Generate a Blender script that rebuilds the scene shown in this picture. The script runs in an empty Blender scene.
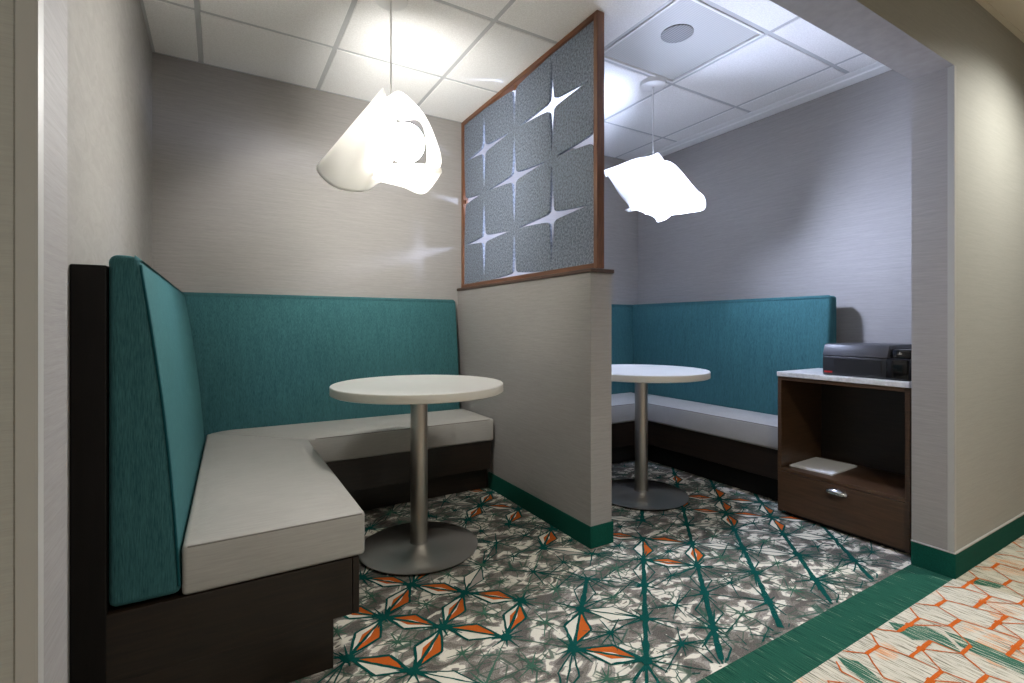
import bpy, bmesh, math, random
from mathutils import Vector, Matrix
random.seed(7)
sc = bpy.context.scene
COL = sc.collection
PI = math.pi

# ------------------------------------------------------------------ helpers
class MB:
    def __init__(s): s.bm = bmesh.new()
    def face(s, pts, mi=0):
        vs = [s.bm.verts.new(p) for p in pts]
        f = s.bm.faces.new(vs); f.material_index = mi; return f
    def box(s, x0, x1, y0, y1, z0, z1, bevel=0, seg=2):
        b = bmesh.new()
        bmesh.ops.create_cube(b, size=1)
        for v in b.verts:
            v.co = Vector(((x0+x1)/2+v.co.x*(x1-x0), (y0+y1)/2+v.co.y*(y1-y0), (z0+z1)/2+v.co.z*(z1-z0)))
        if bevel: bmesh.ops.bevel(b, geom=b.edges[:], offset=bevel, segments=seg, affect='EDGES', profile=.5)
        s.join(b); return s
    def join(s, b):
        me = bpy.data.meshes.new('tmp'); b.to_mesh(me); b.free()
        s.bm.from_mesh(me); bpy.data.meshes.remove(me)
    def prism(s, poly, f, bevel=0, seg=2):
        """poly: list of 2d points, f(a,b,t)->3d with t in 0,1"""
        b = bmesh.new(); n = len(poly)
        A = [b.verts.new(f(p[0], p[1], 0)) for p in poly]
        B = [b.verts.new(f(p[0], p[1], 1)) for p in poly]
        b.faces.new(A); b.faces.new(B[::-1])
        for i in range(n):
            j = (i+1) % n; b.faces.new((A[j], A[i], B[i], B[j]))
        bmesh.ops.recalc_face_normals(b, faces=b.faces[:])
        if bevel: bmesh.ops.bevel(b, geom=b.edges[:], offset=bevel, segments=seg, affect='EDGES', profile=.5)
        s.join(b); return s
    def lathe(s, prof, c=(0, 0, 0), n=64, axis='Z'):
        b = bmesh.new(); rings = []
        for r, z in prof:
            if r < 1e-6: rings.append([b.verts.new((0, 0, z))])
            else: rings.append([b.verts.new((r*math.cos(2*PI*i/n), r*math.sin(2*PI*i/n), z)) for i in range(n)])
        for a, d in zip(rings, rings[1:]):
            for i in range(n):
                j = (i+1) % n
                if len(a) == 1 and len(d) == 1: continue
                if len(a) == 1: b.faces.new((a[0], d[j], d[i]))
                elif len(d) == 1: b.faces.new((a[i], a[j], d[0]))
                else: b.faces.new((a[i], a[j], d[j], d[i]))
        bmesh.ops.recalc_face_normals(b, faces=b.faces[:])
        M = Matrix.Identity(4)
        if axis == 'X': M = Matrix.Rotation(PI/2, 4, 'Y')
        if axis == 'Y': M = Matrix.Rotation(-PI/2, 4, 'X')
        bmesh.ops.transform(b, matrix=Matrix.Translation(c) @ M, verts=b.verts[:])
        s.join(b); return s
    def tube(s, pts, r, n=8):
        b = bmesh.new(); rings = []
        pts = [Vector(p) for p in pts]
        for i, p in enumerate(pts):
            t = (pts[min(i+1, len(pts)-1)]-pts[max(i-1, 0)]).normalized()
            a = Vector((0, 0, 1)) if abs(t.z) < .9 else Vector((1, 0, 0))
            u = t.cross(a).normalized(); v = t.cross(u)
            rings.append([b.verts.new(p+u*(r*math.cos(2*PI*k/n))+v*(r*math.sin(2*PI*k/n))) for k in range(n)])
        for a, d in zip(rings, rings[1:]):
            for k in range(n):
                j = (k+1) % n; b.faces.new((a[k], a[j], d[j], d[k]))
        b.faces.new(rings[0]); b.faces.new(rings[-1][::-1])
        bmesh.ops.recalc_face_normals(b, faces=b.faces[:])
        s.join(b); return s
    def sheet(s, f, nu, nv):
        """open parametric surface f(s,t)"""
        g = [[s.bm.verts.new(f(i/nu, j/nv)) for j in range(nv+1)] for i in range(nu+1)]
        for i in range(nu):
            for j in range(nv): s.bm.faces.new((g[i][j], g[i+1][j], g[i+1][j+1], g[i][j+1]))
        return s
    def build(s, name, mats, parent=None, smooth=False, off=None):
        me = bpy.data.meshes.new(name)
        if off is not None: bmesh.ops.translate(s.bm, vec=-Vector(off), verts=s.bm.verts[:])
        s.bm.to_mesh(me); s.bm.free()
        if not isinstance(mats, (list, tuple)): mats = [mats]
        for m in mats: me.materials.append(m)
        o = bpy.data.objects.new(name, me); COL.objects.link(o)
        if parent: o.parent = parent
        if smooth:
            me.polygons.foreach_set('use_smooth', [True]*len(me.polygons))
            try: me.set_sharp_from_angle(angle=math.radians(42))
            except Exception: pass
        return o

def thing(name, label, cat, loc=(0, 0, 0), rz=0, group=None):
    o = bpy.data.objects.new(name, None); COL.objects.link(o)
    o.empty_display_size = .1
    o.location = loc; o.rotation_euler = (0, 0, rz)
    o['label'] = label; o['category'] = cat
    if group: o['group'] = group
    return o
def tag(o, label, cat, group=None):
    o['label'] = label; o['category'] = cat
    if group: o['group'] = group
    return o
def struct(o): o['kind'] = 'structure'; return o

# ------------------------------------------------------------------ materials
def lin(r, g, b):
    f = lambda c: (c/255/12.92 if c/255 <= .04045 else ((c/255+.055)/1.055)**2.4)
    return (f(r), f(g), f(b), 1)
def base_mat(name, col=(.5, .5, .5, 1), rough=.6, metal=0, spec=.5):
    m = bpy.data.materials.new(name); m.use_nodes = True
    b = m.node_tree.nodes['Principled BSDF']
    b.inputs['Base Color'].default_value = col
    b.inputs['Roughness'].default_value = rough
    b.inputs['Metallic'].default_value = metal
    b.inputs['Specular IOR Level'].default_value = spec
    return m, m.node_tree, b
def coords(nt, scale, gen='Object', rot=(0, 0, 0)):
    if gen == 'World':
        tc = nt.nodes.new('ShaderNodeNewGeometry'); out = tc.outputs['Position']
    else:
        tc = nt.nodes.new('ShaderNodeTexCoord'); out = tc.outputs[gen]
    mp = nt.nodes.new('ShaderNodeMapping'); mp.inputs['Scale'].default_value = scale
    mp.inputs['Rotation'].default_value = rot
    nt.links.new(out, mp.inputs['Vector']); return mp.outputs['Vector']
def noise(nt, vec, scale=1, detail=3, rough=.55, dist=0):
    n = nt.nodes.new('ShaderNodeTexNoise'); n.inputs['Scale'].default_value = scale
    n.inputs['Detail'].default_value = detail; n.inputs['Roughness'].default_value = rough
    n.inputs['Distortion'].default_value = dist
    nt.links.new(vec, n.inputs['Vector']); return n.outputs['Fac']
def ramp(nt, fac, stops, interp='LINEAR'):
    r = nt.nodes.new('ShaderNodeValToRGB'); r.color_ramp.interpolation = interp
    e = r.color_ramp.elements
    while len(e) < len(stops): e.new(.5)
    for el, (p, c) in zip(e, stops): el.position = p; el.color = c
    nt.links.new(fac, r.inputs['Fac']); return r.outputs['Color']
def mix(nt, a, b, fac=.5, mode='MIX'):
    n = nt.nodes.new('ShaderNodeMix'); n.data_type = 'RGBA'; n.blend_type = mode
    for sock, v in ((n.inputs[0], fac), (n.inputs[6], a), (n.inputs[7], b)):
        if isinstance(v, bpy.types.NodeSocket): nt.links.new(v, sock)
        else: sock.default_value = v
    return n.outputs[2]
def bump(nt, b, h, strength=.3, dist=.002):
    n = nt.nodes.new('ShaderNodeBump'); n.inputs['Strength'].default_value = strength
    n.inputs['Distance'].default_value = dist
    nt.links.new(h, n.inputs['Height']); nt.links.new(n.outputs['Normal'], b.inputs['Normal'])
def scl(c, k): return (c[0]*k, c[1]*k, c[2]*k, 1)

def wallpaper(name, col, var=.14, rough=.62):
    m, nt, b = base_mat(name, col, rough, 0, .35)
    v = coords(nt, (7, 7, 190), 'World')
    n1 = noise(nt, v, 1, 4, .65)
    v2 = coords(nt, (30, 30, 700), 'World')
    n2 = noise(nt, v2, 1, 2, .5)
    a = mix(nt, n1, n2, .4)
    c = ramp(nt, a, [(.3, scl(col, 1-var)), (.7, scl(col, 1+var))])
    nt.links.new(c, b.inputs['Base Color']); bump(nt, b, a, .25, .0015)
    return m
M = {}
M['wall'] = wallpaper('grasscloth_wallpaper', lin(149, 145, 141))
M['wall_rough'], nt, b = base_mat('textured_side_wall', lin(152, 149, 144), .7, 0, .3)
n = noise(nt, coords(nt, (9, 9, 22), 'World'), 1, 5, .65, 1.2)
nt.links.new(ramp(nt, n, [(.3, lin(139, 136, 131)), (.7, lin(150, 147, 142))]), b.inputs['Base Color']); bump(nt, b, n, .35, .006)
M['corr'] = wallpaper('corridor_wallpaper', lin(163, 162, 154), .09)
M['guard'] = base_mat('corner_guard_vinyl', lin(168, 166, 160), .45)[0]
M['white'] = base_mat('white_paint', lin(232, 231, 228), .5)[0]
M['cream'] = base_mat('cream_paint', lin(222, 216, 198), .5)[0]
M['tile'], nt, b = base_mat('ceiling_tile', lin(224, 222, 217), .85, 0, .2)
n = noise(nt, coords(nt, (160, 160, 160), 'World'), 1, 3, .7)
nt.links.new(ramp(nt, n, [(.35, lin(228, 226, 222)), (.65, lin(243, 242, 239))]), b.inputs['Base Color']); bump(nt, b, n, .3, .002)
M['grid'] = base_mat('ceiling_grid_paint', lin(186, 187, 186), .5)[0]
M['base'], nt, b = base_mat('green_carpet_base', lin(14, 92, 76), .9, 0, .15)
n = noise(nt, coords(nt, (500, 500, 500), 'World'), 1, 2)
nt.links.new(ramp(nt, n, [(.3, lin(4, 58, 48)), (.7, lin(14, 88, 72))]), b.inputs['Base Color']); bump(nt, b, n, .5, .002)

def fabric(name, dark, light, sc_=(420, 420, 30)):
    m, nt, b = base_mat(name, dark, .85, 0, .2)
    n1 = noise(nt, coords(nt, sc_, 'World'), 1, 3, .7)
    n2 = noise(nt, coords(nt, (60, 60, 5), 'World'), 1, 3, .6)
    a = mix(nt, n1, n2, .22)
    c = ramp(nt, a, [(.3, dark), (.7, light)])
    nt.links.new(c, b.inputs['Base Color']); bump(nt, b, n1, .35, .0012)
    b.inputs['Sheen Weight'].default_value = .25; b.inputs['Sheen Roughness'].default_value = .4
    b.inputs['Sheen Tint'].default_value = lin(120, 200, 205)
    return m
M['teal'] = fabric('teal_weave', lin(27, 69, 73), lin(66, 112, 115))
M['tealwelt'] = base_mat('teal_welt', lin(10, 70, 76), .8, 0, .2)[0]
M['vinyl_welt'] = base_mat('grey_vinyl_welt', lin(118, 114, 108), .6)[0]
M['vinyl'], nt, b = base_mat('pale_grey_vinyl', lin(168, 165, 159), .48, 0, .4)
n = noise(nt, coords(nt, (14, 260, 260), 'World'), 1, 3, .6)
n2 = noise(nt, coords(nt, (5, 5, 5), 'World'), 1, 4, .6)
nt.links.new(ramp(nt, mix(nt, n, n2, .4), [(.3, lin(159, 156, 150)), (.7, lin(177, 174, 168))]), b.inputs['Base Color']); bump(nt, b, n2, .25, .01)
def wood(name, dark, light, sc_, rough=.35, spec=.5):
    m, nt, b = base_mat(name, dark, rough, 0, spec)
    n = noise(nt, coords(nt, sc_, 'World'), 1, 5, .6, .6)
    nt.links.new(ramp(nt, n, [(.3, dark), (.7, light)]), b.inputs['Base Color']); bump(nt, b, n, .06, .001)
    return m
M['dark_wood'] = wood('espresso_wood', lin(20, 14, 9), lin(42, 30, 20), (6, 6, 90), .38)
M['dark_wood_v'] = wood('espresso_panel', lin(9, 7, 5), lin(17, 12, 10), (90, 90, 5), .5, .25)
M['cab_wood'] = wood('walnut_veneer', lin(59, 41, 26), lin(82, 58, 38), (7, 7, 100), .36)
M['cab_shaded'] = wood('walnut_shaded', lin(28, 21, 16), lin(42, 32, 25), (7, 7, 100), .4)  # same walnut darkened: the shade inside the cabinet is put into its colour
M['frame_wood'] = wood('red_brown_wood', lin(86, 52, 31), lin(120, 76, 46), (70, 70, 8), .4)
M['frame_wood_h'] = wood('red_brown_rail', lin(86, 52, 31), lin(120, 76, 46), (70, 5, 70), .4)
M['cap'] = wood('dark_cap_wood', lin(58, 42, 34), lin(84, 62, 48), (70, 6, 70), .4)
M['felt'], nt, b = base_mat('grey_felt', lin(122, 134, 138), .95, 0, .1)
n = noise(nt, coords(nt, (100, 95, 85), 'World'), 1, 6, .85)
nt.links.new(ramp(nt, n, [(.38, lin(70, 79, 90)), (.62, lin(146, 155, 170))]), b.inputs['Base Color']); bump(nt, b, n, .4, .002)
M['laminate'] = base_mat('white_laminate', lin(226, 224, 218), .28)[0]
M['laminate_edge'] = base_mat('cream_edge', lin(204, 199, 186), .45)[0]
M['quartz'], nt, b = base_mat('pale_quartz', lin(206, 204, 200), .3)
n = noise(nt, coords(nt, (40, 40, 40), 'World'), 1, 5, .7)
nt.links.new(ramp(nt, n, [(.35, lin(188, 186, 182)), (.65, lin(218, 216, 212))]), b.inputs['Base Color'])
M['steel'], nt, b = base_mat('brushed_steel', lin(186, 182, 175), .34, 1)
n = noise(nt, coords(nt, (60, 60, 900), 'Object'), 1, 2)
nt.links.new(ramp(nt, n, [(.3, (.28,)*3+(1,)), (.7, (.42,)*3+(1,))]), b.inputs['Roughness'])
b.inputs['Anisotropic'].default_value = .5
M['steel_base'], nt, b = base_mat('spun_steel', lin(178, 175, 170), .36, 1)
b.inputs['Anisotropic'].default_value = .7
tg = nt.nodes.new('ShaderNodeTangent'); tg.direction_type = 'RADIAL'; tg.axis = 'Z'
nt.links.new(tg.outputs['Tangent'], b.inputs['Tangent'])
M['black_rubber'] = base_mat('black_rubber', lin(18, 18, 18), .7)[0]
M['chrome'] = base_mat('polished_nickel', lin(205, 203, 200), .16, 1)[0]
M['plastic'] = base_mat('black_plastic', lin(26, 26, 28), .42)[0]
M['plastic_lid'] = base_mat('charcoal_plastic_lid', lin(52, 52, 56), .4)[0]
M['plastic_gloss'] = base_mat('black_gloss_plastic', lin(14, 14, 15), .12)[0]
M['red'] = base_mat('red_badge', lin(170, 24, 26), .4)[0]
M['paper'] = base_mat('white_paper', lin(228, 227, 222), .7)[0]
M['perf'], nt, b = base_mat('perforated_metal', lin(178, 178, 178), .5)
w = nt.nodes.new('ShaderNodeTexWave'); w.bands_direction = 'X'; w.inputs['Scale'].default_value = 22
w.inputs['Distortion'].default_value = 0
nt.links.new(coords(nt, (1, 1, 1), 'World'), w.inputs['Vector'])
vo = nt.nodes.new('ShaderNodeTexVoronoi'); vo.inputs['Scale'].default_value = 220; vo.inputs['Randomness'].default_value = 0
nt.links.new(coords(nt, (1, 1, 1), 'World'), vo.inputs['Vector'])
nt.links.new(mix(nt, ramp(nt, w.outputs['Fac'], [(.2, lin(172, 172, 168)), (.8, lin(194, 194, 190))]), ramp(nt, vo.outputs['Distance'], [(.2, lin(140, 140, 138)), (.35, lin(196, 196, 192))]), .45), b.inputs['Base Color'])
M['perf_dark'], nt, b = base_mat('speaker_mesh', lin(140, 140, 140), .6)
w = nt.nodes.new('ShaderNodeTexWave'); w.bands_direction = 'X'; w.inputs['Scale'].default_value = 22
nt.links.new(coords(nt, (1, 1, 1), 'World'), w.inputs['Vector'])
nt.links.new(ramp(nt, w.outputs['Fac'], [(.2, lin(118, 118, 118)), (.8, lin(150, 150, 150))]), b.inputs['Base Color'])

def shade_mat(name, trans):
    m = bpy.data.materials.new(name); m.use_nodes = True; nt = m.node_tree
    out = nt.nodes['Material Output']; b = nt.nodes['Principled BSDF']
    b.inputs['Base Color'].default_value = lin(240, 238, 232); b.inputs['Roughness'].default_value = .55
    t = nt.nodes.new('ShaderNodeBsdfTranslucent'); t.inputs['Color'].default_value = (.95, .94, .92, 1)
    mx = nt.nodes.new('ShaderNodeMixShader'); mx.inputs[0].default_value = trans
    nt.links.new(b.outputs[0], mx.inputs[1]); nt.links.new(t.outputs[0], mx.inputs[2])
    nt.links.new(mx.outputs[0], out.inputs[0]); return m
M['shade1'] = [shade_mat('opal_sheet_'+n_, t_) for n_, t_ in (('cornet', .36), ('scroll', .74), ('flap', .45))]
M['shade2'] = [shade_mat('opal_sheet_bright_'+n_, t_) for n_, t_ in (('cornet', .8), ('scroll', .75), ('flap', .7))]
def emit(name, col, s):
    m = bpy.data.materials.new(name); m.use_nodes = True; nt = m.node_tree
    nt.nodes.remove(nt.nodes['Principled BSDF'])
    e = nt.nodes.new('ShaderNodeEmission'); e.inputs[0].default_value = col; e.inputs[1].default_value = s
    nt.links.new(e.outputs[0], nt.nodes['Material Output'].inputs[0]); return m
M['bulb1'] = emit('neutral_globe', (1, .985, .955, 1), 140)
M['bulb2'] = emit('cool_globe', (.62, .71, 1, 1), 310)
M['down'] = emit('downlight_lens', (1, .97, .9, 1), 8)

# carpet materials
def tuft(name, col, k=.25, scale=520):
    m, nt, b = base_mat(name, col, .95, 0, .1)
    n = noise(nt, coords(nt, (scale,)*3, 'World'), 1, 2, .6)
    nt.links.new(ramp(nt, n, [(.3, scl(col, 1-k)), (.7, scl(col, 1+k))]), b.inputs['Base Color'])
    bump(nt, b, n, .5, .002); return m
cg_d, cg_m, cg_l, cg_c = lin(104, 99, 93), lin(130, 124, 116), lin(160, 153, 145), lin(218, 212, 197)
M['carpet'], nt, b = base_mat('patterned_carpet', cg_m, .95, 0, .1)
n1 = noise(nt, coords(nt, (10, 15, 8), 'World'), 1, 2.6, .55, .6)
c1 = ramp(nt, n1, [(0, cg_c), (.29, cg_d), (.43, cg_m), (.505, cg_l), (.548, cg_c), (.655, cg_m), (.7, cg_d)], 'CONSTANT')
n3 = noise(nt, coords(nt, (260, 260, 260), 'World'), 1, 2, .6)
c2 = mix(nt, c1, ramp(nt, n3, [(.36, (.45, .44, .43, 1)), (.6, (1.12, 1.12, 1.12, 1))]), .75, 'MULTIPLY')
# keep the cream yarn clean: less speckle where the colour is light
c3 = mix(nt, c2, c1, ramp(nt, n1, [(0, (0, 0, 0, 1)), (.548, (.8, .8, .8, 1)), (.655, (0, 0, 0, 1))], 'CONSTANT'))
def cracks(c, sc2, w, col, amt, mask):
    vo = nt.nodes.new('ShaderNodeTexVoronoi'); vo.feature = 'DISTANCE_TO_EDGE'; vo.inputs['Scale'].default_value = 1
    wv = coords(nt, sc2, 'World')
    nt.links.new(wv, vo.inputs['Vector'])
    k = nt.nodes.new('ShaderNodeMath'); k.operation = 'MULTIPLY'
    nt.links.new(ramp(nt, vo.outputs['Distance'], [(w*.6, (amt,)*3+(1,)), (w, (0, 0, 0, 1))]), k.inputs[0])
    nt.links.new(ramp(nt, noise(nt, coords(nt, (5, 6, 5), 'World'), 1, 3), [(mask, (0, 0, 0, 1)), (mask+.06, (1, 1, 1, 1))]), k.inputs[1])
    return mix(nt, c, col, k.outputs[0])
c3 = cracks(c3, (17, 21, 1), .045, lin(66, 88, 74), .85, .44)
c3 = cracks(c3, (9, 13, 1), .03, lin(40, 84, 70), .8, .5)
nt.links.new(c3, b.inputs['Base Color']); bump(nt, b, n3, .5, .003)
M['c_teal'] = tuft('carpet_teal_yarn', lin(8, 72, 66), .3)
M['c_green'] = tuft('carpet_muted_green_yarn', lin(62, 100, 82), .25)
M['c_orange'] = tuft('carpet_orange_yarn', lin(186, 90, 32), .16)
M['c_cream'] = tuft('carpet_cream_yarn', lin(218, 212, 196), .1)
M['c_grey'] = tuft('carpet_grey_yarn', lin(160, 152, 143), .25)
M['c_border'], nt, b = base_mat('carpet_green_border', lin(28, 92, 72), .95, 0, .1)
n1 = noise(nt, coords(nt, (330, 9, 1), 'World'), 1, 2, .5)
n2 = noise(nt, coords(nt, (300, 300, 1), 'World'), 1, 2, .5)
c = mix(nt, ramp(nt, n1, [(.3, lin(14, 58, 46)), (.56, lin(36, 86, 68)), (.68, lin(50, 94, 74)), (.735, lin(150, 166, 140))]), ramp(nt, n2, [(.3, (.6,)*3+(1,)), (.7, (1.2,)*3+(1,))]), .6, 'MULTIPLY')
nt.links.new(c, b.inputs['Base Color']); bump(nt, b, n1, .4, .002)
M['c_corr'], nt, b = base_mat('corridor_carpet', lin(190, 183, 163), .95, 0, .1)
n1 = noise(nt, coords(nt, (260, 12, 1), 'World'), 1, 3, .6)
c = ramp(nt, n1, [(.40, lin(108, 105, 90)), (.47, lin(192, 186, 168)), (.7, lin(204, 198, 180))])
n2 = noise(nt, coords(nt, (300, 6, 1), 'World'), 1, 2, .5)
n4 = noise(nt, coords(nt, (4, 6, 1), 'World'), 1, 2, .5)
k = nt.nodes.new('ShaderNodeMath'); k.operation = 'MULTIPLY'
nt.links.new(ramp(nt, n2, [(.52, (0, 0, 0, 1)), (.58, (1, 1, 1, 1))]), k.inputs[0])
nt.links.new(ramp(nt, n4, [(.56, (0, 0, 0, 1)), (.6, (1, 1, 1, 1))]), k.inputs[1])
c = mix(nt, c, lin(208, 138, 84), k.outputs[0])
nt.links.new(c, b.inputs['Base Color']); bump(nt, b, n1, .4, .002)
M['c_patch'], nt, b = base_mat('corridor_green_patch', lin(50, 92, 72), .95, 0, .1)
n1 = noise(nt, coords(nt, (300, 7, 1), 'World'), 1, 2.5, .6)
nt.links.new(ramp(nt, n1, [(.35, lin(38, 84, 66)), (.56, lin(60, 104, 84)), (.585, lin(205, 198, 176)), (.66, lin(214, 206, 186))]), b.inputs['Base Color']); bump(nt, b, n1, .4, .002)

# ------------------------------------------------------------------ key dimensions (metres; camera over the origin)
CAM_H = 1.02; F = 494.3; YAW = .5353; HY = 325.1
XP0, XP1, YP = 1.461, 1.586, 1.758          # half-height partition
YB, XL, XR = 3.223, -.303, 3.222            # back / left / right walls
Y0, Y1 = .804, .946                         # corridor wall faces
XJL, XJR, ZH = -.189, 2.546, 2.066           # opening
ZC, ZCC = 2.468, 2.406                      # booth and corridor ceilings
XA, XB, YA = -2.2, 5.2, -1.5                # corridor extent

# ------------------------------------------------------------------ floor with its carpet pattern
fl = MB()
def fq(x0, x1, y0, y1, z, mi):
    fl.face([(x0, y0, z), (x1, y0, z), (x1, y1, z), (x0, y1, z)], mi)
fq(XL-.1, XR+.1, Y1, YB+.1, 0, 0)
fq(XL-.1, XR+.1, Y0, Y1, 0, 1)
fq(XA, XB, YA, Y0, 0, 2)
TEAL, GREEN, ORANGE, CREAM, GREY, PATCH = 3, 4, 5, 6, 7, 8
ZF, ZL = .0006, .0012
def okp(p): return Y1+.004 < p[1] < YB and XL < p[0] < XR
def poly(pts, mi, z, chk=okp):
    if all(chk(p) for p in pts):
        a = sum(pts[i][0]*pts[(i+1) % len(pts)][1]-pts[(i+1) % len(pts)][0]*pts[i][1] for i in range(len(pts)))
        if a < 0: pts = pts[::-1]
        fl.face([(p[0], p[1], z+random.random()*.0003) for p in pts], mi)
def line(a, b, w0, w1, mi, z=ZL, chk=okp, jag=True):
    """yarn line, slightly ragged, as a chain of quads"""
    a = Vector(a).to_2d(); b = Vector(b).to_2d(); L = (b-a).length
    if L < 1e-4: return
    d = (b-a)/L; nrm = Vector((-d.y, d.x)); n = max(1, int(L/.02)) if jag else 1
    prev = None
    for i in range(n+1):
        t = i/n; w = (w0*(1-t)+w1*t)*(random.uniform(.75, 1.25) if jag else 1)/2
        c = a+d*(L*t)+(nrm*random.uniform(-.0012, .0012) if jag else nrm*0)
        cur = (c+nrm*w, c-nrm*w)
        if prev: poly([prev[0], prev[1], cur[1], cur[0]], mi, z, chk)
        prev = cur
SX, SY, OX, OY = .156, .157, .338, 1.555
def node(k, j): return Vector((OX+SX*k, OY+SY*j))
orange_mid = [(.569, 1.79), (.72, 1.79), (.415, 1.79), (.57, 1.63), (.86, 1.63), (.71, 1.48), (.86, 1.48), (.57, 1.48), (.415, 1.63), (.42, 1.48), (.71, 1.63),
              (.57, 1.95), (.72, 1.95)]
# the two-tone orange leaves, by the floor position of their middles
orange_mid += [(1.36, 2.553), (1.37, 2.403), (1.34, 2.25), (1.241, 2.411), (1.362, 1.936), (1.4, 2.687), (1.434, 2.175), (2.317, 1.9), (2.324, 1.785), (2.628, 1.897), (2.47, 1.935), (2.657, 1.763), (2.449, 1.738), (2.455, 1.63), (2.306, 1.596), (1.7, 1.783), (1.836, 1.637), (1.671, 1.612), (1.824, 1.45), (1.684, 1.475), (1.867, 2.062), (2.658, 1.771), (2.627, 1.606), (2.613, 1.486), (2.461, 1.446), (1.059, 1.056), (1.048, 1.15), (1.061, 1.288), (2.64, 2.226), (2.663, 1.866)]
edges = {}
for k in range(-5, 20):
    for j in range(-5, 11):
        if (k+j) % 2: continue
        for dj in (1, -1): edges[(k, j, dj)] = 'plain'
def emid(e): return (node(e[0], e[1])+node(e[0]+1, e[1]+e[2]))/2
for mpt in orange_mid:
    e = min(edges, key=lambda q: (emid(q)-Vector(mpt)).length)
    if (emid(e)-Vector(mpt)).length < .11: edges[e] = 'orange'
def petal(a, b, w, style, flip):
    d = b-a; L = d.length; d = d/L; n_ = Vector((-d.y, d.x))*(1 if flip else -1)
    p0 = a+d*(.014); p1 = b-d*(.014); q = a+d*L*random.uniform(.44, .56)
    U = q+n_*w; D = q-n_*w
    if style == 'orange':
        poly([p0, U, p1], ORANGE, ZF); poly([p0, p1, D], CREAM, ZF)
        # slim counter-stripe beside the midrib
        if random.random() < .7: poly([p0+d*.03, q-n_*w*.42, p1-d*.03], ORANGE, ZF+.0003); poly([p0+d*.03, p1-d*.03, q+n_*w*.22], CREAM, ZF+.0003)
        lw = .009
    else:
        if style == 'cream':
            poly([p0, U, p1], CREAM, ZF)
            poly([p0, p1, D], random.choice((CREAM, GREY)), ZF)
        lw = .0055
    mi = TEAL
    for P in (U, D): line(p0, P, lw, lw, mi); line(P, p1, lw, lw, mi)
    line(a, b, lw*1.3, lw*.8, mi)
hubs_big = set()
for e, st in edges.items():
    a, b = node(e[0], e[1]), node(e[0]+1, e[1]+e[2]); m_ = (a+b)/2
    right = m_.x > 1.05+.25*(m_.y-1.0) and m_.y < 1.75 or m_.x > 1.62
    quiet = not right and m_.x > .7 and 1.3 < m_.y < 2.4
    if st == 'orange':
        petal(a, b, random.uniform(.037, .047), 'orange', e[2] < 0)
        hubs_big |= {(e[0], e[1]), (e[0]+1, e[1]+e[2])}
        continue
    r = random.random()
    if right and e[2] == 1 and r < .85:
        line(a, b, .021, .016, TEAL); hubs_big |= {(e[0], e[1])}
        if random.random() < .5: petal(a, b, random.uniform(.035, .05), 'line', True)
    elif r < (.3 if quiet else .62):
        petal(a, b, random.uniform(.025, .045), 'cream' if random.random() < .45 else 'line', True)
    elif r < .8: line(a, b, .006, .003, GREEN if quiet else TEAL)
for k in range(-5, 20):
    for j in range(-5, 11):
        c = node(k, j)
        right = c.x > 1.1
        if (k+j) % 2 == 0:
            big = (k, j) in hubs_big
            mi = TEAL if (big or right) else random.choice((TEAL, GREEN))
            ns = random.randint(6, 7) if right else random.randint(8, 11); R0 = .02 if big else .013
            a0 = random.random()*6
            for i in range(ns):
                a = a0+2*PI*i/ns+random.uniform(-.18, .18)
                L = random.uniform(.035, .085)*(1.5 if right else 1)
                line(c, c+Vector((math.cos(a), math.sin(a)))*L, .011 if big else .008, .003, mi)
            poly([c+Vector((math.cos(2*PI*i/7), math.sin(2*PI*i/7)))*R0*random.uniform(.8, 1.2) for i in range(7)], mi, ZL+.0004)
        else:
            ns = random.randint(7, 10); a0 = random.random()*6
            mi = TEAL if right and random.random() < .45 else GREEN
            for i in range(ns):
                a = a0+2*PI*i/ns+random.uniform(-.25, .25)
                L = random.uniform(.03, .1)*(1.1 if right else .8)
                line(c, c+Vector((math.cos(a), math.sin(a)))*L, .007, .002, mi)
            poly([c+Vector((math.cos(2*PI*i/6), math.sin(2*PI*i/6)))*.009 for i in range(6)], mi, ZL+.0004)
            if right and random.random() < .9:      # long slivers across the cell
                for s_ in (-1, 1):
                    a = random.uniform(-.5, .5)+(0 if s_ > 0 else PI)
                    line(c, c+Vector((math.cos(a), math.sin(a)))*random.uniform(.14, .2), .007, .003, TEAL)
# corridor net
okc = lambda p: YA < p[1] < Y0 and XA < p[0] < XB
def pip(p, P):
    r = False; n = len(P)
    for i in range(n):
        a, b = P[i], P[(i+1) % n]
        if (a[1] > p[1]) != (b[1] > p[1]) and p[0] < (b[0]-a[0])*(p[1]-a[1])/(b[1]-a[1])+a[0]: r = not r
    return r
patches = []
for P in (
    [(1.635, 0.797), (1.667, 0.754), (1.648, 0.704), (1.621, 0.662), (1.579, 0.659), (1.588, 0.71), (1.606, 0.76)],
    [(1.978, 0.802), (2.017, 0.754), (2.054, 0.724), (2.056, 0.679), (2.026, 0.645), (1.983, 0.601), (1.981, 0.654), (1.976, 0.689), (1.932, 0.715), (1.947, 0.768)],
    [(2.079, 0.682), (2.098, 0.619), (2.096, 0.496), (2.016, 0.466), (2.017, 0.543), (2.024, 0.624)],
    [(2.624, 0.76), (2.648, 0.681), (2.597, 0.684), (2.556, 0.751)],
    [(3.142, 0.816), (3.127, 0.738), (3.012, 0.707), (3.081, 0.777)],
    [(2.868, 0.809), (2.912, 0.766), (2.831, 0.763), (2.83, 0.791)],
    [(1.528, 0.806), (1.522, 0.749), (1.488, 0.74), (1.478, 0.76)]):
    patches.append([Vector(p) for p in P])
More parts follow.
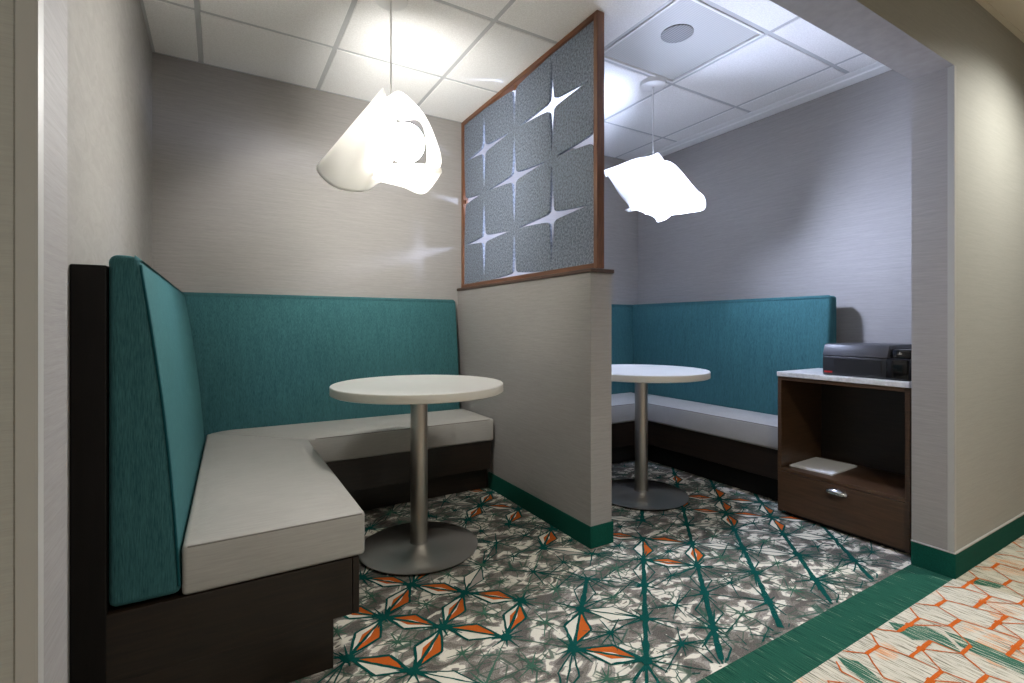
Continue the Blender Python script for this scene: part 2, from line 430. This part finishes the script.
for P in [(-.9, -.2), (.6, .1), (1.6, -.4), (3.3, .2), (4.2, -.6), (2.6, -.1), (-.6, .5), (.9, .55), (3.9, .6)]:
    patches.append([Vector((P[0]+.22*math.cos(a)*random.uniform(.7, 1.2), P[1]+.06*math.sin(a)*random.uniform(.7, 1.2))) for a in [i*PI/5 for i in range(10)]])
for P in patches: poly(list(P), PATCH, ZF, okc)
inpatch = lambda p: any(pip(p, P) for P in patches)
def cl(a, b, w0, w1):
    m_ = (Vector(a)+Vector(b))/2
    if not inpatch(m_): line(a, b, w0, w1, ORANGE, ZL, okc)
cen = {}
for r in range(0, 26):
    for m_ in range(-14, 14):
        x = 1.76+.265*m_+(.1325 if r % 2 else 0)+random.uniform(-.012, .012); y = .757-.075*r
        L = .15 if (m_+(r+1)//2) % 2 else .075
        cen[(r, m_)] = (x, y, L)
for (r, m_), (x, y, L) in cen.items():
    cl((x-L/2, y), (x+L/2, y), .011, .011)
    if L > .1: cl((x, y-.01), (x, y+.01), .02, .02)
    for dm in ((0, 1) if r % 2 else (-1, 0)):
        q = cen.get((r+1, m_+dm))
        if q:
            s_ = 1 if q[0] > x else -1
            cl((x+s_*L/2, y), (q[0]-s_*q[2]/2, q[1]), .006, .004)
            if L > .1: cl((x, y), (q[0]-s_*q[2]/2, q[1]), .0045, .004)
for m_ in range(-14, 14):      # stubs running to the border strip
    x, y, L = cen[(0, m_)]
    for s_ in (-1, 1): cl((x+s_*L/2, y), (x+s_*(L/2+.05), Y0-.002), .006, .004)
floor = struct(fl.build('floor', [M['carpet'], M['c_border'], M['c_corr'], M['c_teal'], M['c_green'], M['c_orange'], M['c_cream'], M['c_grey'], M['c_patch']]))

# ------------------------------------------------------------------ walls
def sbox(name, m, *a, **k): return struct(MB().box(*a, **k).build(name, m))
sbox('wall_back', M['wall'], XL-.12, XR+.12, YB, YB+.12, 0, 2.62)
sbox('wall_left', M['wall_rough'], XL-.12, XL, Y1, YB, 0, 2.62)
sbox('wall_right', M['wall'], XR, XR+.12, Y1, YB, 0, 2.62)
# front wall with its opening: corridor face carries corridor wallpaper, reveals and inside carry booth wallpaper
fw = MB()
for (x0, x1, z0, z1) in ((XA, XJL, 0, 2.62), (XJR, XB, 0, 2.62), (XJL, XJR, ZH, 2.62)):
    fw.box(x0, x1, Y0, Y1, z0, z1)
for f in fw.bm.faces:
    f.material_index = 1 if f.normal.y < -.5 else 0
struct(fw.build('wall_front', [M['wall'], M['corr']]))
sbox('wall_corridor', M['corr'], XA, XB, YA-.12, YA, 0, 2.62)
sbox('wall_corridor_left', M['corr'], XA-.12, XA, YA, Y1, 0, 2.62)
sbox('wall_corridor_right', M['corr'], XB, XB+.12, YA, Y1, 0, 2.62)
sbox('wall_middle', M['wall'], XP0, XP1, YP, YB, 0, 1.262)
# cap of the half-height partition
struct(MB().box(XP0-.008, XP1+.008, YP-.012, YB, 1.262, 1.28, bevel=.003).build('trim_cap', M['cap']))
# green carpet base
bb = MB(); T = .007; HB = .1
bb.box(XP0-T, XP0, YP-T, 2.745, 0, HB, bevel=.002); bb.box(XP1, XP1+T, YP-T, 2.745, 0, HB, bevel=.002); bb.box(XP0, XP1, YP-T, YP, 0, HB, bevel=.002)
struct(bb.build('baseboard_middle', M['base']))
bb = MB()
bb.box(XJR, 3.435, Y0-T, Y0, 0, HB, bevel=.002); bb.box(XJR-T, XJR, Y0-T, Y1, 0, HB, bevel=.002)
struct(bb.build('baseboard_right', M['base']))
cap_ = MB(); cap_.box(XJR, 3.435, Y0-T-.001, Y0, HB, HB+.005); cap_.box(XJR-T-.001, XJR, Y0-T, Y1, HB, HB+.004)
struct(cap_.build('trim_baseboard_caulk', M['guard']))
sbox('baseboard_corridor_end', M['cream'], 3.437, XB, Y0-.02, Y0, 0, .13, bevel=.004)
bb = MB(); bb.box(XA, XJL, Y0-T, Y0, 0, HB); bb.box(XJL, XJL+T, Y0-T, Y1, 0, HB)
struct(bb.build('baseboard_left', M['base']))
# corner guards at both edges of the opening
for nm, x, s_ in (('trim_guard_right', XJR, -1), ('trim_guard_left', XJL, 1)):
    g = MB(); zb = HB+.005
    xs = sorted((x, x+s_*.002)); g.box(xs[0], xs[1], Y0-.002, Y0+.02, zb, ZH)
    xs = sorted((x-s_*.0001, x-s_*.018)); g.box(xs[0], xs[1], Y0-.002, Y0, zb, ZH)
    struct(g.build(nm, M['guard']))

# ------------------------------------------------------------------ ceilings
GX = [-.085+.6065*i for i in range(6)]; GY = [.844, 1.457, 2.063, 2.69]
vent_cell = (GX[3], GX[4], GY[1], GY[2])
ce = MB()
xs = [XL]+GX+[XR]; ys = [Y1, GY[1], GY[2], GY[3], YB]
for i in range(len(xs)-1):
    for j in range(len(ys)-1):
        if abs(xs[i]-vent_cell[0]) < 1e-6 and abs(ys[j]-vent_cell[2]) < 1e-6: continue
        g = .011
        ce.box(xs[i]+g, xs[i+1]-g, ys[j]+g, ys[j+1]-g, ZC-.004, ZC+.02, bevel=.003, seg=1)
ce.box(XL, XR, Y1, YB, ZC+.09, ZC+.11)
struct(ce.build('ceiling', M['tile']))
gr = MB()
for x in GX: gr.box(x-.012, x+.012, Y1, YB, ZC+.0, ZC+.004); gr.box(x-.004, x+.004, Y1, YB, ZC+.004, ZC+.03)
for y in GY[1:]: gr.box(XL, XR, y-.012, y+.012, ZC+.0002, ZC+.0042)
gr.box(XL, XL+.022, Y1, YB, ZC-.003, ZC+.001); gr.box(XL, XR, YB-.02, YB, ZC-.003, ZC+.001); gr.box(XL, XR, Y1, Y1+.02, ZC-.003, ZC+.001)
struct(gr.build('trim_ceiling_grid', M['grid']))
cr = MB()
cr.prism([(XR, ZC+.004), (XR-.115, ZC+.004), (XR-.115, ZC-.008), (XR-.075, ZC-.012), (XR-.07, ZC-.02), (XR-.02, ZC-.026), (XR, ZC-.026)],
         lambda a, b, t: (a, Y1 if t == 0 else YB, b))
struct(cr.build('trim_crown', M['white']))
cc = MB()
gx = [XA+.61*i for i in range(13)]; gy = [Y0-.35, Y0-.96, Y0-1.57]
pts = [XA]+gx[1:]; yy = [Y0, gy[0], gy[1], YA]
DL = [(3.02, .28), (1.1, -.25), (-.95, .2)]
for i in range(len(pts)-1):
    for j in range(3):
        if pts[i] > XB: continue
        cc.box(pts[i]+.008, min(pts[i+1], XB)-.008, yy[j+1]+.008, yy[j]-.008, ZCC, ZCC+.02, bevel=.003, seg=1)
cc.box(XA, XB, YA, Y0, ZCC+.02, ZCC+.05)
struct(cc.build('ceiling_corridor', M['cream']))
cg = MB()
for x in pts[1:]:
    if x < XB: cg.box(x-.012, x+.012, YA, Y0, ZCC+.001, ZCC+.006)
for y in (gy[0], gy[1]): cg.box(XA, XB, y-.012, y+.012, ZCC+.001, ZCC+.006)
cg.box(XA, XB, Y0-.022, Y0, ZCC-.004, ZCC)
struct(cg.build('trim_corridor_grid', M['cream']))

# return-air grille with a round loudspeaker in the right booth ceiling
x0, x1, y0, y1 = vent_cell
v = thing('ceiling_vent', 'square grey perforated ceiling grille with a round speaker mesh beside the right pendant', 'vent', ((x0+x1)/2, (y0+y1)/2, ZC))
o = (v.location.x, v.location.y, v.location.z)
fr = MB(); w_ = .014
for a in ((x0+.012, x1-.012, y0+.012, y0+.012+w_), (x0+.012, x1-.012, y1-.012-w_, y1-.012), (x0+.012, x0+.012+w_, y0+.026, y1-.026), (x1-.012-w_, x1-.012, y0+.026, y1-.026)):
    fr.box(*a, ZC-.006, ZC+.012, bevel=.002, seg=1)
fr.build('frame', M['white'], v, off=o)
pl = MB(); pl.box(x0+.026, x1-.026, y0+.026, y1-.026, ZC+.006, ZC+.012)
pl.build('perforated_plate', M['perf'], v, off=o)
MB().lathe([(0, 0), (.074, 0), (.078, .003), (.078, .006)], (1.965, 1.70, ZC+.0), 48).build('speaker_mesh', M['perf_dark'], v, True, off=o)

# ------------------------------------------------------------------ banquettes
def crown_cushion(polyxy, z0, z1, bev=.014):
    b = bmesh.new()
    A = [b.verts.new((p[0], p[1], z0)) for p in polyxy]; B = [b.verts.new((p[0], p[1], z1)) for p in polyxy]
    n = len(polyxy)
    b.faces.new(A); top = b.faces.new(B[::-1])
    for i in range(n): b.faces.new((A[(i+1) % n], A[i], B[i], B[(i+1) % n]))
    bmesh.ops.recalc_face_normals(b, faces=b.faces[:])
    bmesh.ops.bevel(b, geom=[e for e in b.edges], offset=bev, segments=4, affect='EDGES', profile=.55)
    top = max(b.faces, key=lambda f: f.calc_center_median().z+(f.normal.z > .95)*5+f.calc_area())
    for ins, dz in ((.03, .007), (.05, .006), (.06, .003)):
        bmesh.ops.inset_region(b, faces=[top], thickness=ins, depth=0)
        for v_ in top.verts: v_.co.z += dz
    for v_ in b.verts:          # slight belly on the front faces
        pass
    m = MB(); m.join(b); return m
def wedge(prof, f):
    """backrest: profile polygon extruded, edges softened"""
    return MB().prism(prof, f, bevel=.02, seg=5)
def profile(depth_top, depth_bot, z0=.324, z1=1.194, back=0):
    # distance from the backrest's rear face against height, with a faint belly
    P = [(back, z0), (depth_bot, z0)]
    for t in (.2, .4, .6, .8): P.append((depth_bot+(depth_top-depth_bot)*t+.012*math.sin(PI*t), z0+(z1-z0)*t))
    P += [(depth_top, z1-.01), (depth_top-.012, z1), (back, z1)]
    return P
ZS0, ZS1 = .316, .449
def backdepth(z):
    t = min(1, max(0, (z-.33)/.856))
    return .145+(.066-.145)*t+.012*math.sin(PI*t)
def bench(label, loc, group=None):
    return thing('banquette_bench', label, 'bench', loc, group=group or 'corner banquettes')

# left booth, bench along the left wall
L = bench('teal-backed banquette along the left wall, dark end panel facing the viewer', (-.05, 2.3, 0)); o = L.location.copy()
YE, DR = 1.533, .233
wedge(profile(.066, .15), lambda a, b, t: (-.233+a*(1 if t == 0 else 1.16), YE if t == 0 else 3.216-backdepth(b), b)).build('backrest', M['teal'], L, True, o)
MB().tube([(-.233+.066+.004*math.sin(0)-.001, YE+.004, 1.17)]+[(-.233+.15+(.066-.15)*t+.012*math.sin(PI*t)-.004, YE+.003, .33+.856*t) for t in (.96, .8, .6, .4, .2, .02)], .0032, 6).build('welt', M['tealwelt'], L.children[0], True, o)
crown_cushion([(-.083, YE), (.387, YE), (.387, 2.648), (-.055, 3.055)], ZS0, ZS1).build('seat_cushion', M['vinyl'], L, True, o)
MB().tube([(-.07, YE+.002, ZS1-.006), (.376, YE+.002, ZS1-.006)], .0022, 6).build('welt', M['vinyl_welt'], L.children[1], True, o)
b_ = MB(); b_.box(XL+.001, .3475, YE, 2.66, .146, ZS0-.001, bevel=.0015); b_.build('base', M['dark_wood'], L, off=o)
b_ = MB(); b_.box(.349, .368, YE-.001, 2.66, .146, ZS0-.001, bevel=.0015); b_.build('front_panel', M['dark_wood'], L, off=o)
b_ = MB(); b_.box(XL+.07, .293, YE+.001, 2.74, 0.002, .146, bevel=.001); b_.build('toe_kick', M['dark_wood'], L, off=o)
b_ = MB(); b_.box(XL+.001, -.234, YE-.002, 3.2, 0.002, 1.165, bevel=.003); b_.build('back_panel', M['dark_wood_v'], L, off=o)

def back_bench(label, xa, xb, mitre, side):
    """bench along the rear wall between xa and xb; mitre = x positions of seam at front and rear"""
    R = bench(label, ((xa+xb)/2, 2.95, 0)); o = R.location.copy()
    xs_, xe_ = xa, xb
    if side == 'L': bx0, bx1 = -.231, xb-.041
    else: bx0, bx1 = xa+.04, 3.143
    wedge(profile(.066, .145), lambda a, b, t: ((bx0 if t == 0 else bx1), 3.221-a, b)).build('backrest', M['teal'], R, True, o)
    if side == 'L':
        P = [(.389, 2.65), (xb-.017, 2.65), (xb-.017, 3.072), (-.05, 3.072)]
        bs = (.37, xb-.031); tk = (.30, xb-.012)
    else:
        P = [(xa+.024, 2.65), (2.698, 2.65), (3.03, 3.072), (xa+.024, 3.072)]
        bs = (xa+.03, 2.708); tk = (xa+.012, 2.78)
    crown_cushion(P, ZS0, ZS1).build('seat_cushion', M['vinyl'], R, True, o)
    MB().tube([(P[0][0]+.03, 2.652, ZS1-.004), (P[1][0]-.03, 2.652, ZS1-.004)], .0022, 6).build('welt', M['vinyl_welt'], R.children[1], True, o)
    MB().box(bs[0], bs[1], 2.662, 3.2, .146, ZS0-.001, bevel=.002).build('base', M['dark_wood'], R, off=o)
    MB().box(tk[0], tk[1], 2.748, 3.2, .002, .146, bevel=.001).build('toe_kick', M['dark_wood'], R, off=o)
    return R
back_bench('teal-backed banquette along the back wall of the left booth, behind the nearer table', XL, XP0, None, 'L')
back_bench('short visible teal-backed banquette on the back wall right of the partition, behind the farther table', XP1, XR, None, 'R')

R = bench('teal-backed banquette along the right wall, ending behind the printer cabinet', (3.0, 2.3, 0)); o = R.location.copy()
wedge(profile(.075, .115), lambda a, b, t: (3.145-a, 1.53 if t == 0 else 3.216-backdepth(b), b)).build('backrest', M['teal'], R, True, o)
crown_cushion([(2.70, 1.60), (3.03, 1.60), (3.03, 3.068), (2.70, 2.648)][::-1], ZS0, ZS1).build('seat_cushion', M['vinyl'], R, True, o)
MB().tube([(2.702, 1.63, ZS1-.004), (2.702, 2.62, ZS1-.004)], .0022, 6).build('welt', M['vinyl_welt'], R.children[1], True, o)
MB().box(2.71, 3.14, 1.585, 2.66, .146, ZS0-.001, bevel=.002).build('base', M['dark_wood'], R, off=o)
MB().box(2.785, 3.14, 1.585, 2.74, .002, .146, bevel=.001).build('toe_kick', M['dark_wood_v'], R, off=o)
MB().box(3.146, XR-.001, 1.64, 3.07, .002, 1.165, bevel=.003).build('back_panel', M['dark_wood_v'], R, off=o)

# ------------------------------------------------------------------ tables
def make_table(label, loc):
    t = thing('pedestal_table', label, 'table', loc, group=None)
    MB().lathe([(0, .717), (.379, .717), (.385, .720), (.385, .7515), (.382, .755), (0, .755)], n=128).build('tabletop', [M['laminate'], M['laminate_edge']], t, True)
    top = t.children[0]
    for p in top.data.polygons:
        if abs(p.normal.z) < .5: p.material_index = 1
    MB().lathe([(.0, .02), (.0385, .02), (.0385, .7), (.075, .704), (.075, .716), (0, .716)], n=48).build('pole', M['steel'], t, True)
    MB().lathe([(0, .012), (.266, .012), (.268, .016), (.262, .019), (.15, .022), (.07, .027), (.042, .032), (.039, .04), (0, .04)], n=128).build('base', M['steel_base'], t, True)
    MB().lathe([(0, .0018), (.25, .0018), (.252, .006), (.252, .012), (0, .012)], n=96).build('floor_glide', M['black_rubber'], t, True)
    return t
T1 = make_table('round white pedestal table in the left booth, fully in view, left of the partition', (.787, 2.16, 0))
# the second one: copies of every part
T2 = T1.copy(); COL.objects.link(T2); T2.location = (2.175, 2.15, 0)
T2['label'] = 'round white pedestal table in the right booth, partly hidden by the partition'
for ch in list(T1.children):
    c = ch.copy(); COL.objects.link(c); c.parent = T2
for t in (T1, T2): t['group'] = 'round pedestal tables'

# ------------------------------------------------------------------ felt screen on the partition
S = thing('divider_screen', 'grey felt screen with star-shaped cut-outs in a reddish wood frame on the partition', 'screen', (1.508, 2.49, 1.28)); o = S.location.copy()
FX0, FX1, FY0, FY1, FZ0, FZ1 = 1.488, 1.532, 1.746, 3.219, 1.281, 2.464
for nm, a, m in (('post', (FX0, FX1, FY0, FY0+.026, FZ0, FZ1), M['frame_wood']), ('post', (FX0, FX1, FY1-.026, FY1, FZ0, FZ1), M['frame_wood']),
                 ('rail', (FX0, FX1, FY0+.026, FY1-.026, FZ0, FZ0+.026), M['frame_wood_h']), ('rail', (FX0, FX1, FY0+.026, FY1-.026, FZ1-.026, FZ1), M['frame_wood_h'])):
    MB().box(*a, bevel=.002).build(nm, m, S, off=o)
# felt sheet: triangulated in 2D round the star holes by a boolean-free cell scheme (one cell per lattice quadrant)
colsY = [FY0+.026, 2.122, 2.505, 2.89, FY1-.026]
rowsZ = [FZ1-.026, 2.175, 1.893, 1.587, FZ0+.026]
stars = {(1, 1), (1, 3), (2, 0), (2, 2), (2, 4), (3, 1), (3, 3), (0, 2), (4, 2)}
fe = MB(); XF0, XF1 = 1.5, 1.514
def cell(c, r):
    ya, yb, za, zb = colsY[c], colsY[c+1], rowsZ[r+1], rowsZ[r]
    w, h = yb-ya, zb-za
    cor = [(c, r+1, ya, za, 1, 1), (c+1, r+1, yb, za, -1, 1), (c+1, r, yb, zb, -1, -1), (c, r, ya, zb, 1, -1)]
    P = []
    for i, (cc_, rr, y, z, sy, sz) in enumerate(cor):
        if (cc_, rr) in stars:
            # slim tapering half arms along both cell edges, filleted at the heart of the star
            ay, az = .84*w, .86*h
            prof = [(1, .0022), (.5, .0115), (.22, .0185), (.13, .0225)]
            seq = [(y+sy*ay, z)]+[(y+sy*ay*f, z+sz*k) for f, k in prof]+[(y+sy*.03, z+sz*.03)]
            seq += [(y+sy*k, z+sz*az*f) for f, k in prof[::-1]]+[(y, z+sz*az)]
            # order so the polygon stays counter-clockwise
            if i in (0, 2): seq = seq[::-1]
            P += seq
        else: P.append((y, z))
    return P
for c in range(4):
    for r in range(4):
        P = cell(c, r)
        fe.prism(P, lambda a, b, t: (XF0 if t == 0 else XF1, a, b))
# drop the coincident walls between neighbouring cells so the felt is one sheet
bmesh.ops.remove_doubles(fe.bm, verts=fe.bm.verts[:], dist=.0003)
seen = {}
for f in fe.bm.faces: seen.setdefault(frozenset(v_.index for v_ in f.verts), []).append(f)
kill = [f for fs in seen.values() if len(fs) > 1 for f in fs]
if kill: bmesh.ops.delete(fe.bm, geom=kill, context='FACES')
bmesh.ops.recalc_face_normals(fe.bm, faces=fe.bm.faces[:])
fe.build('felt_panel', M['felt'], S, off=o)
# small wood standoffs where half stars meet the frame
for (y, z) in ((2.505, FZ1-.04), (FY1-.04, 1.893)):
    MB().box(1.501, 1.513, y-.012, y+.012, z-.012, z+.012, bevel=.002).build('standoff', M['frame_wood'], S, off=o)

# ------------------------------------------------------------------ printer cabinet
C = thing('printer_cabinet', 'dark brown wooden cabinet with an open shelf and one drawer under the printer', 'cabinet', (2.84, 1.272, 0)); o = C.location.copy()
X0, X1, Ya, Yb = 2.609, 3.02, .974, 1.572
cb = MB()
cb.box(X0, X1, Yb-.02, Yb, .016, .742, bevel=.0015); cb.box(X0, X1, Ya, Ya+.02, .016, .742, bevel=.0015)
cb.box(X0, X1, Ya+.02, Yb-.02, .724, .742, bevel=.0015); cb.box(X0, X1, Ya+.02, Yb-.02, .236, .254, bevel=.0015)
cb.build('carcass', M['cab_wood'], C, off=o)
MB().box(X1-.012, X1, Ya+.02, Yb-.02, .254, .724).build('back_panel', M['cab_shaded'], C, off=o)
MB().box(X0+.03, X1-.02, Ya+.03, Yb-.03, .001, .02).build('plinth', M['black_rubber'], C, off=o)
d = MB(); d.box(X0-.001, X0+.018, Ya+.003, Yb-.003, .024, .233, bevel=.0015); d = d.build('drawer', M['cab_wood'], C, off=o)
# cup pull: quarter-dome shell with pointed wings
h = MB()
def cup(s, t):
    a = (s-.5)*2; w = .05*a
    r = .022*max(0, 1-abs(a)**2.4)**.5+.002
    th = t*PI*.62
    return (X0-.0015-r*math.sin(th)*1.05, 1.272-w*1.0, .199+r*math.cos(th)*.75-.004*abs(a)**2)
h.sheet(cup, 28, 10)
hd = h.build('handle', M['chrome'], d, True, off=o)
sm = hd.modifiers.new('thickness', 'SOLIDIFY'); sm.thickness = .002
hd['label'] = 'shiny nickel cup pull'
MB().box(X0-.005, X1, Ya, Yb+.003, .743, .769, bevel=.003).build('countertop', M['quartz'], C, off=o)

# paper on the shelf
pp = MB()
pp.box(2.672, 2.955, 1.335, 1.548, .2545, .262, bevel=.0008, seg=1)
pp = pp.build('paper_stack', M['paper'], None, off=(2.81, 1.44, .2545)); pp.location = (2.81, 1.44, .2545); pp.rotation_euler = (0, 0, .05)
tag(pp, 'flat stack of white paper on the open cabinet shelf', 'paper')
cov = MB(); cov.box(2.678, 2.95, 1.342, 1.542, .2622, .2645, bevel=.0006, seg=1); cov.build('cover_sheet', M['paper'], pp, off=(2.81, 1.44, .2545))

# printer
P = thing('inkjet_printer', 'low black inkjet printer with a charcoal lid on the cabinet top', 'printer', (2.80, 1.15, .77)); o = P.location.copy()
px0, px1, py0, py1, pz = 2.632, 2.95, .985, 1.352, .7705
body = MB()
body.prism([(px0+.004, pz), (px0, pz+.01), (px0, pz+.094), (px0+.012, pz+.097), (px1, pz+.097), (px1, pz)], lambda a, b, t: (a, py0 if t == 0 else py1, b), bevel=.003)
body.build('body', M['plastic'], P, True, o)
lid = MB()
lid.prism([(px0-.002, pz+.0975), (px0+.022, pz+.152), (px0+.035, pz+.156), (px1-.004, pz+.156), (px1, pz+.0975)], lambda a, b, t: (a, 1.07 if t == 0 else py1+.001, b), bevel=.003)
lid.build('lid', M['plastic_lid'], P, True, o)
MB().prism([(px0+.02, pz+.0975), (px0+.03, pz+.138), (px1-.004, pz+.142), (px1, pz+.0975)], lambda a, b, t: (a, py0+.002 if t == 0 else 1.069, b), bevel=.004).build('control_panel', M['plastic_gloss'], P, True, o)
MB().prism([(px0+.018, pz+.1), (px0+.03, pz+.15), (px0+.034, pz+.15), (px0+.022, pz+.1)], lambda a, b, t: (a, 1.0695 if t == 0 else 1.073, b)).build('chrome_edge', M['chrome'], P, True, o)
MB().box(px0-.002, px0+.001, 1.094, 1.3, pz+.012, pz+.088, bevel=.001).build('paper_tray_door', M['plastic'], P, off=o)
MB().box(px0-.006, px0, .988, 1.072, pz+.002, pz+.094, bevel=.005).build('side_pod', M['plastic_gloss'], P, True, o)
MB().box(px0-.0012, px0+.0005, 1.306, 1.343, pz+.012, pz+.021, bevel=.0004).build('badge', M['red'], P, off=o)
P.children[-1]['label'] = 'small red badge'

# ------------------------------------------------------------------ pendant lamps
def crom(P, u):
    """Catmull-Rom through the points P, u in 0..1"""
    P = [Vector(p) for p in P]; n = len(P)-1; x = min(u*n, n-1e-6); i = int(x); t = x-i
    p1, p2 = P[i], P[i+1]; p0 = P[i-1] if i else p1*2-p2; p3 = P[i+2] if i+2 <= n else p2*2-p1
    return (p1*2+(p2-p0)*t+(p0*2-p1*5+p2*4-p3)*t*t+(p1*3-p0-p2*3+p3)*t*t*t)*.5
def loft(net, s, t): return crom([crom(row, t) for row in net], s)
def make_pendant(label, loc, rz, zdrop, shade, bulb, sheets, globe, curl=1):
    p = thing('pendant_lamp', label, 'lamp', loc, rz, 'sculpted white pendant lamps')
    MB().lathe([(0, 0), (.072, 0), (.072, -.028), (.066, -.033), (0, -.033)], n=64).build('canopy', M['white'], p, True)
    MB().lathe([(0, -zdrop-.12), (.0035, -zdrop-.12), (.0035, -.033), (0, -.033)], n=12).build('cord', M['white'], p, True)
    for net, sm_ in zip(sheets, shade):
        net = [[(p_[0], p_[1], p_[2] if p_[2] > -.3 else -.3+(p_[2]+.3)*curl) for p_ in row] for row in net]
        m = MB(); m.sheet(lambda s, t: loft(net, s, t)+Vector((0, 0, -zdrop)), 28, 36)
        bmesh.ops.recalc_face_normals(m.bm, faces=m.bm.faces[:])
        ob = m.build('shade', sm_, p, True)
        md = ob.modifiers.new('thickness', 'SOLIDIFY'); md.thickness = .002
    gx_, gy_, gz_ = globe
    g = MB(); b = bmesh.new(); bmesh.ops.create_uvsphere(b, u_segments=32, v_segments=20, radius=.082)
    bmesh.ops.translate(b, vec=(gx_, gy_, gz_-zdrop), verts=b.verts[:]); g.join(b)
    g.build('bulb', bulb, p, True)
    return p
# three curled sheets in metres from the end of the cord: the long cornet, the open scroll and the pointed lower flap
SHEETS = [
 [
  [(0.004, -0.0, -0.07), (-0.021, -0.0, -0.02), (-0.03, -0.015, -0.002), (-0.034, -0.03, -0.0), (-0.025, -0.06, -0.039), (-0.013, -0.07, -0.084), (-0.0, -0.06, -0.104)],
  [(-0.014, 0.1, -0.075), (-0.066, 0.1, -0.034), (-0.109, 0.075, -0.063), (-0.141, 0.04, -0.112), (-0.094, -0.06, -0.19), (-0.025, -0.09, -0.203), (0.025, -0.06, -0.179)],
  [(-0.042, 0.19, -0.097), (-0.114, 0.19, -0.076), (-0.184, 0.165, -0.12), (-0.236, 0.12, -0.206), (-0.173, 0.03, -0.31), (-0.055, -0.0, -0.328), (0.013, 0.04, -0.275)],
  [(-0.081, 0.27, -0.129), (-0.183, 0.275, -0.122), (-0.261, 0.23, -0.197), (-0.33, 0.175, -0.304), (-0.25, 0.13, -0.397), (-0.129, 0.13, -0.412), (-0.05, 0.16, -0.357)],
 ],
 [
  [(-0.0, 0.03, -0.084), (0.052, 0.03, -0.039), (0.131, 0.03, -0.107), (0.159, 0.05, -0.214), (0.145, 0.05, -0.315), (0.061, 0.05, -0.367)],
  [(-0.017, -0.03, -0.037), (0.04, -0.12, -0.051), (0.13, -0.19, -0.162), (0.187, -0.18, -0.28), (0.208, -0.1, -0.326), (0.19, -0.06, -0.359)],
  [(-0.008, -0.1, -0.135), (0.035, -0.2, -0.2), (0.105, -0.29, -0.233), (0.138, -0.3, -0.319), (0.145, -0.2, -0.351), (0.118, -0.12, -0.373)],
 ],
 [
  [(-0.081, 0.03, -0.347), (0.029, -0.08, -0.334), (0.118, -0.12, -0.344), (0.208, -0.1, -0.348)],
  [(-0.074, 0.05, -0.367), (0.037, -0.06, -0.4), (0.141, -0.08, -0.411), (0.213, -0.09, -0.357)],
  [(-0.066, 0.1, -0.366), (0.047, -0.0, -0.413), (0.14, -0.03, -0.445), (0.214, -0.08, -0.363)],
 ],
]
P1 = make_pendant('white curled-sheet pendant lamp hanging in the left booth, its long cornet pointing down left', (.648, 2.13, ZC), -math.radians(16.9), ZC-2.04, M['shade1'], M['bulb1'], SHEETS, (0.058, -0.06, -0.24))
P2 = make_pendant('glowing white pendant lamp right of the felt screen, in the right booth', (2.22, 2.10, ZC), math.radians(43.4), ZC-2.03, M['shade2'], M['bulb2'], SHEETS, (0.058, -0.06, -0.24), .5)

# ------------------------------------------------------------------ corridor downlights
for i, (x, y) in enumerate(DL):
    t = thing('recessed_downlight', ('round recessed downlight in the corridor ceiling by the right-hand wall', 'round recessed downlight in the corridor ceiling in front of the booths', 'round recessed downlight in the corridor ceiling towards the left')[i], 'light', (x, y, ZCC), group='corridor downlights')
    MB().lathe([(.07, 0), (.088, -.003), (.09, -.0005), (.09, 0)], n=48).build('trim_ring', M['white'], t, True)
    MB().lathe([(0, -.0005), (.07, -.0005)], n=48).build('lens', M['down'], t)
    ld = bpy.data.lights.new('downlight_beam', 'SPOT'); ld.energy = (66, 84, 12)[i]; ld.spot_size = math.radians(150); ld.spot_blend = .9
    ld.shadow_soft_size = .06; ld.color = (1, .98, .92)
    lo = bpy.data.objects.new('downlight_beam', ld); COL.objects.link(lo); lo.parent = t; lo.location = (0, 0, -.02)

# ------------------------------------------------------------------ world, camera, view
w = bpy.data.worlds.new('world'); sc.world = w; w.use_nodes = True
w.node_tree.nodes['Background'].inputs[0].default_value = (.8, .85, 1, 1)
w.node_tree.nodes['Background'].inputs[1].default_value = .3
cam = bpy.data.cameras.new('camera'); co = bpy.data.objects.new('camera', cam); COL.objects.link(co)
cam.sensor_fit = 'HORIZONTAL'; cam.sensor_width = 36; cam.lens = 36*F/1024; cam.clip_start = .02
cam.shift_y = -(341.5-HY)/1024
co.location = (0, 0, CAM_H); co.rotation_euler = (PI/2, 0, -YAW)
sc.camera = co
sc.view_settings.view_transform = 'Standard'; sc.view_settings.look = 'None'
sc.view_settings.exposure = .8; sc.view_settings.gamma = 1; sc.view_settings.use_curve_mapping = False
sc.cycles.use_denoising = True
sc.cycles.max_bounces = 10; sc.cycles.diffuse_bounces = 6; sc.cycles.sample_clamp_indirect = 6
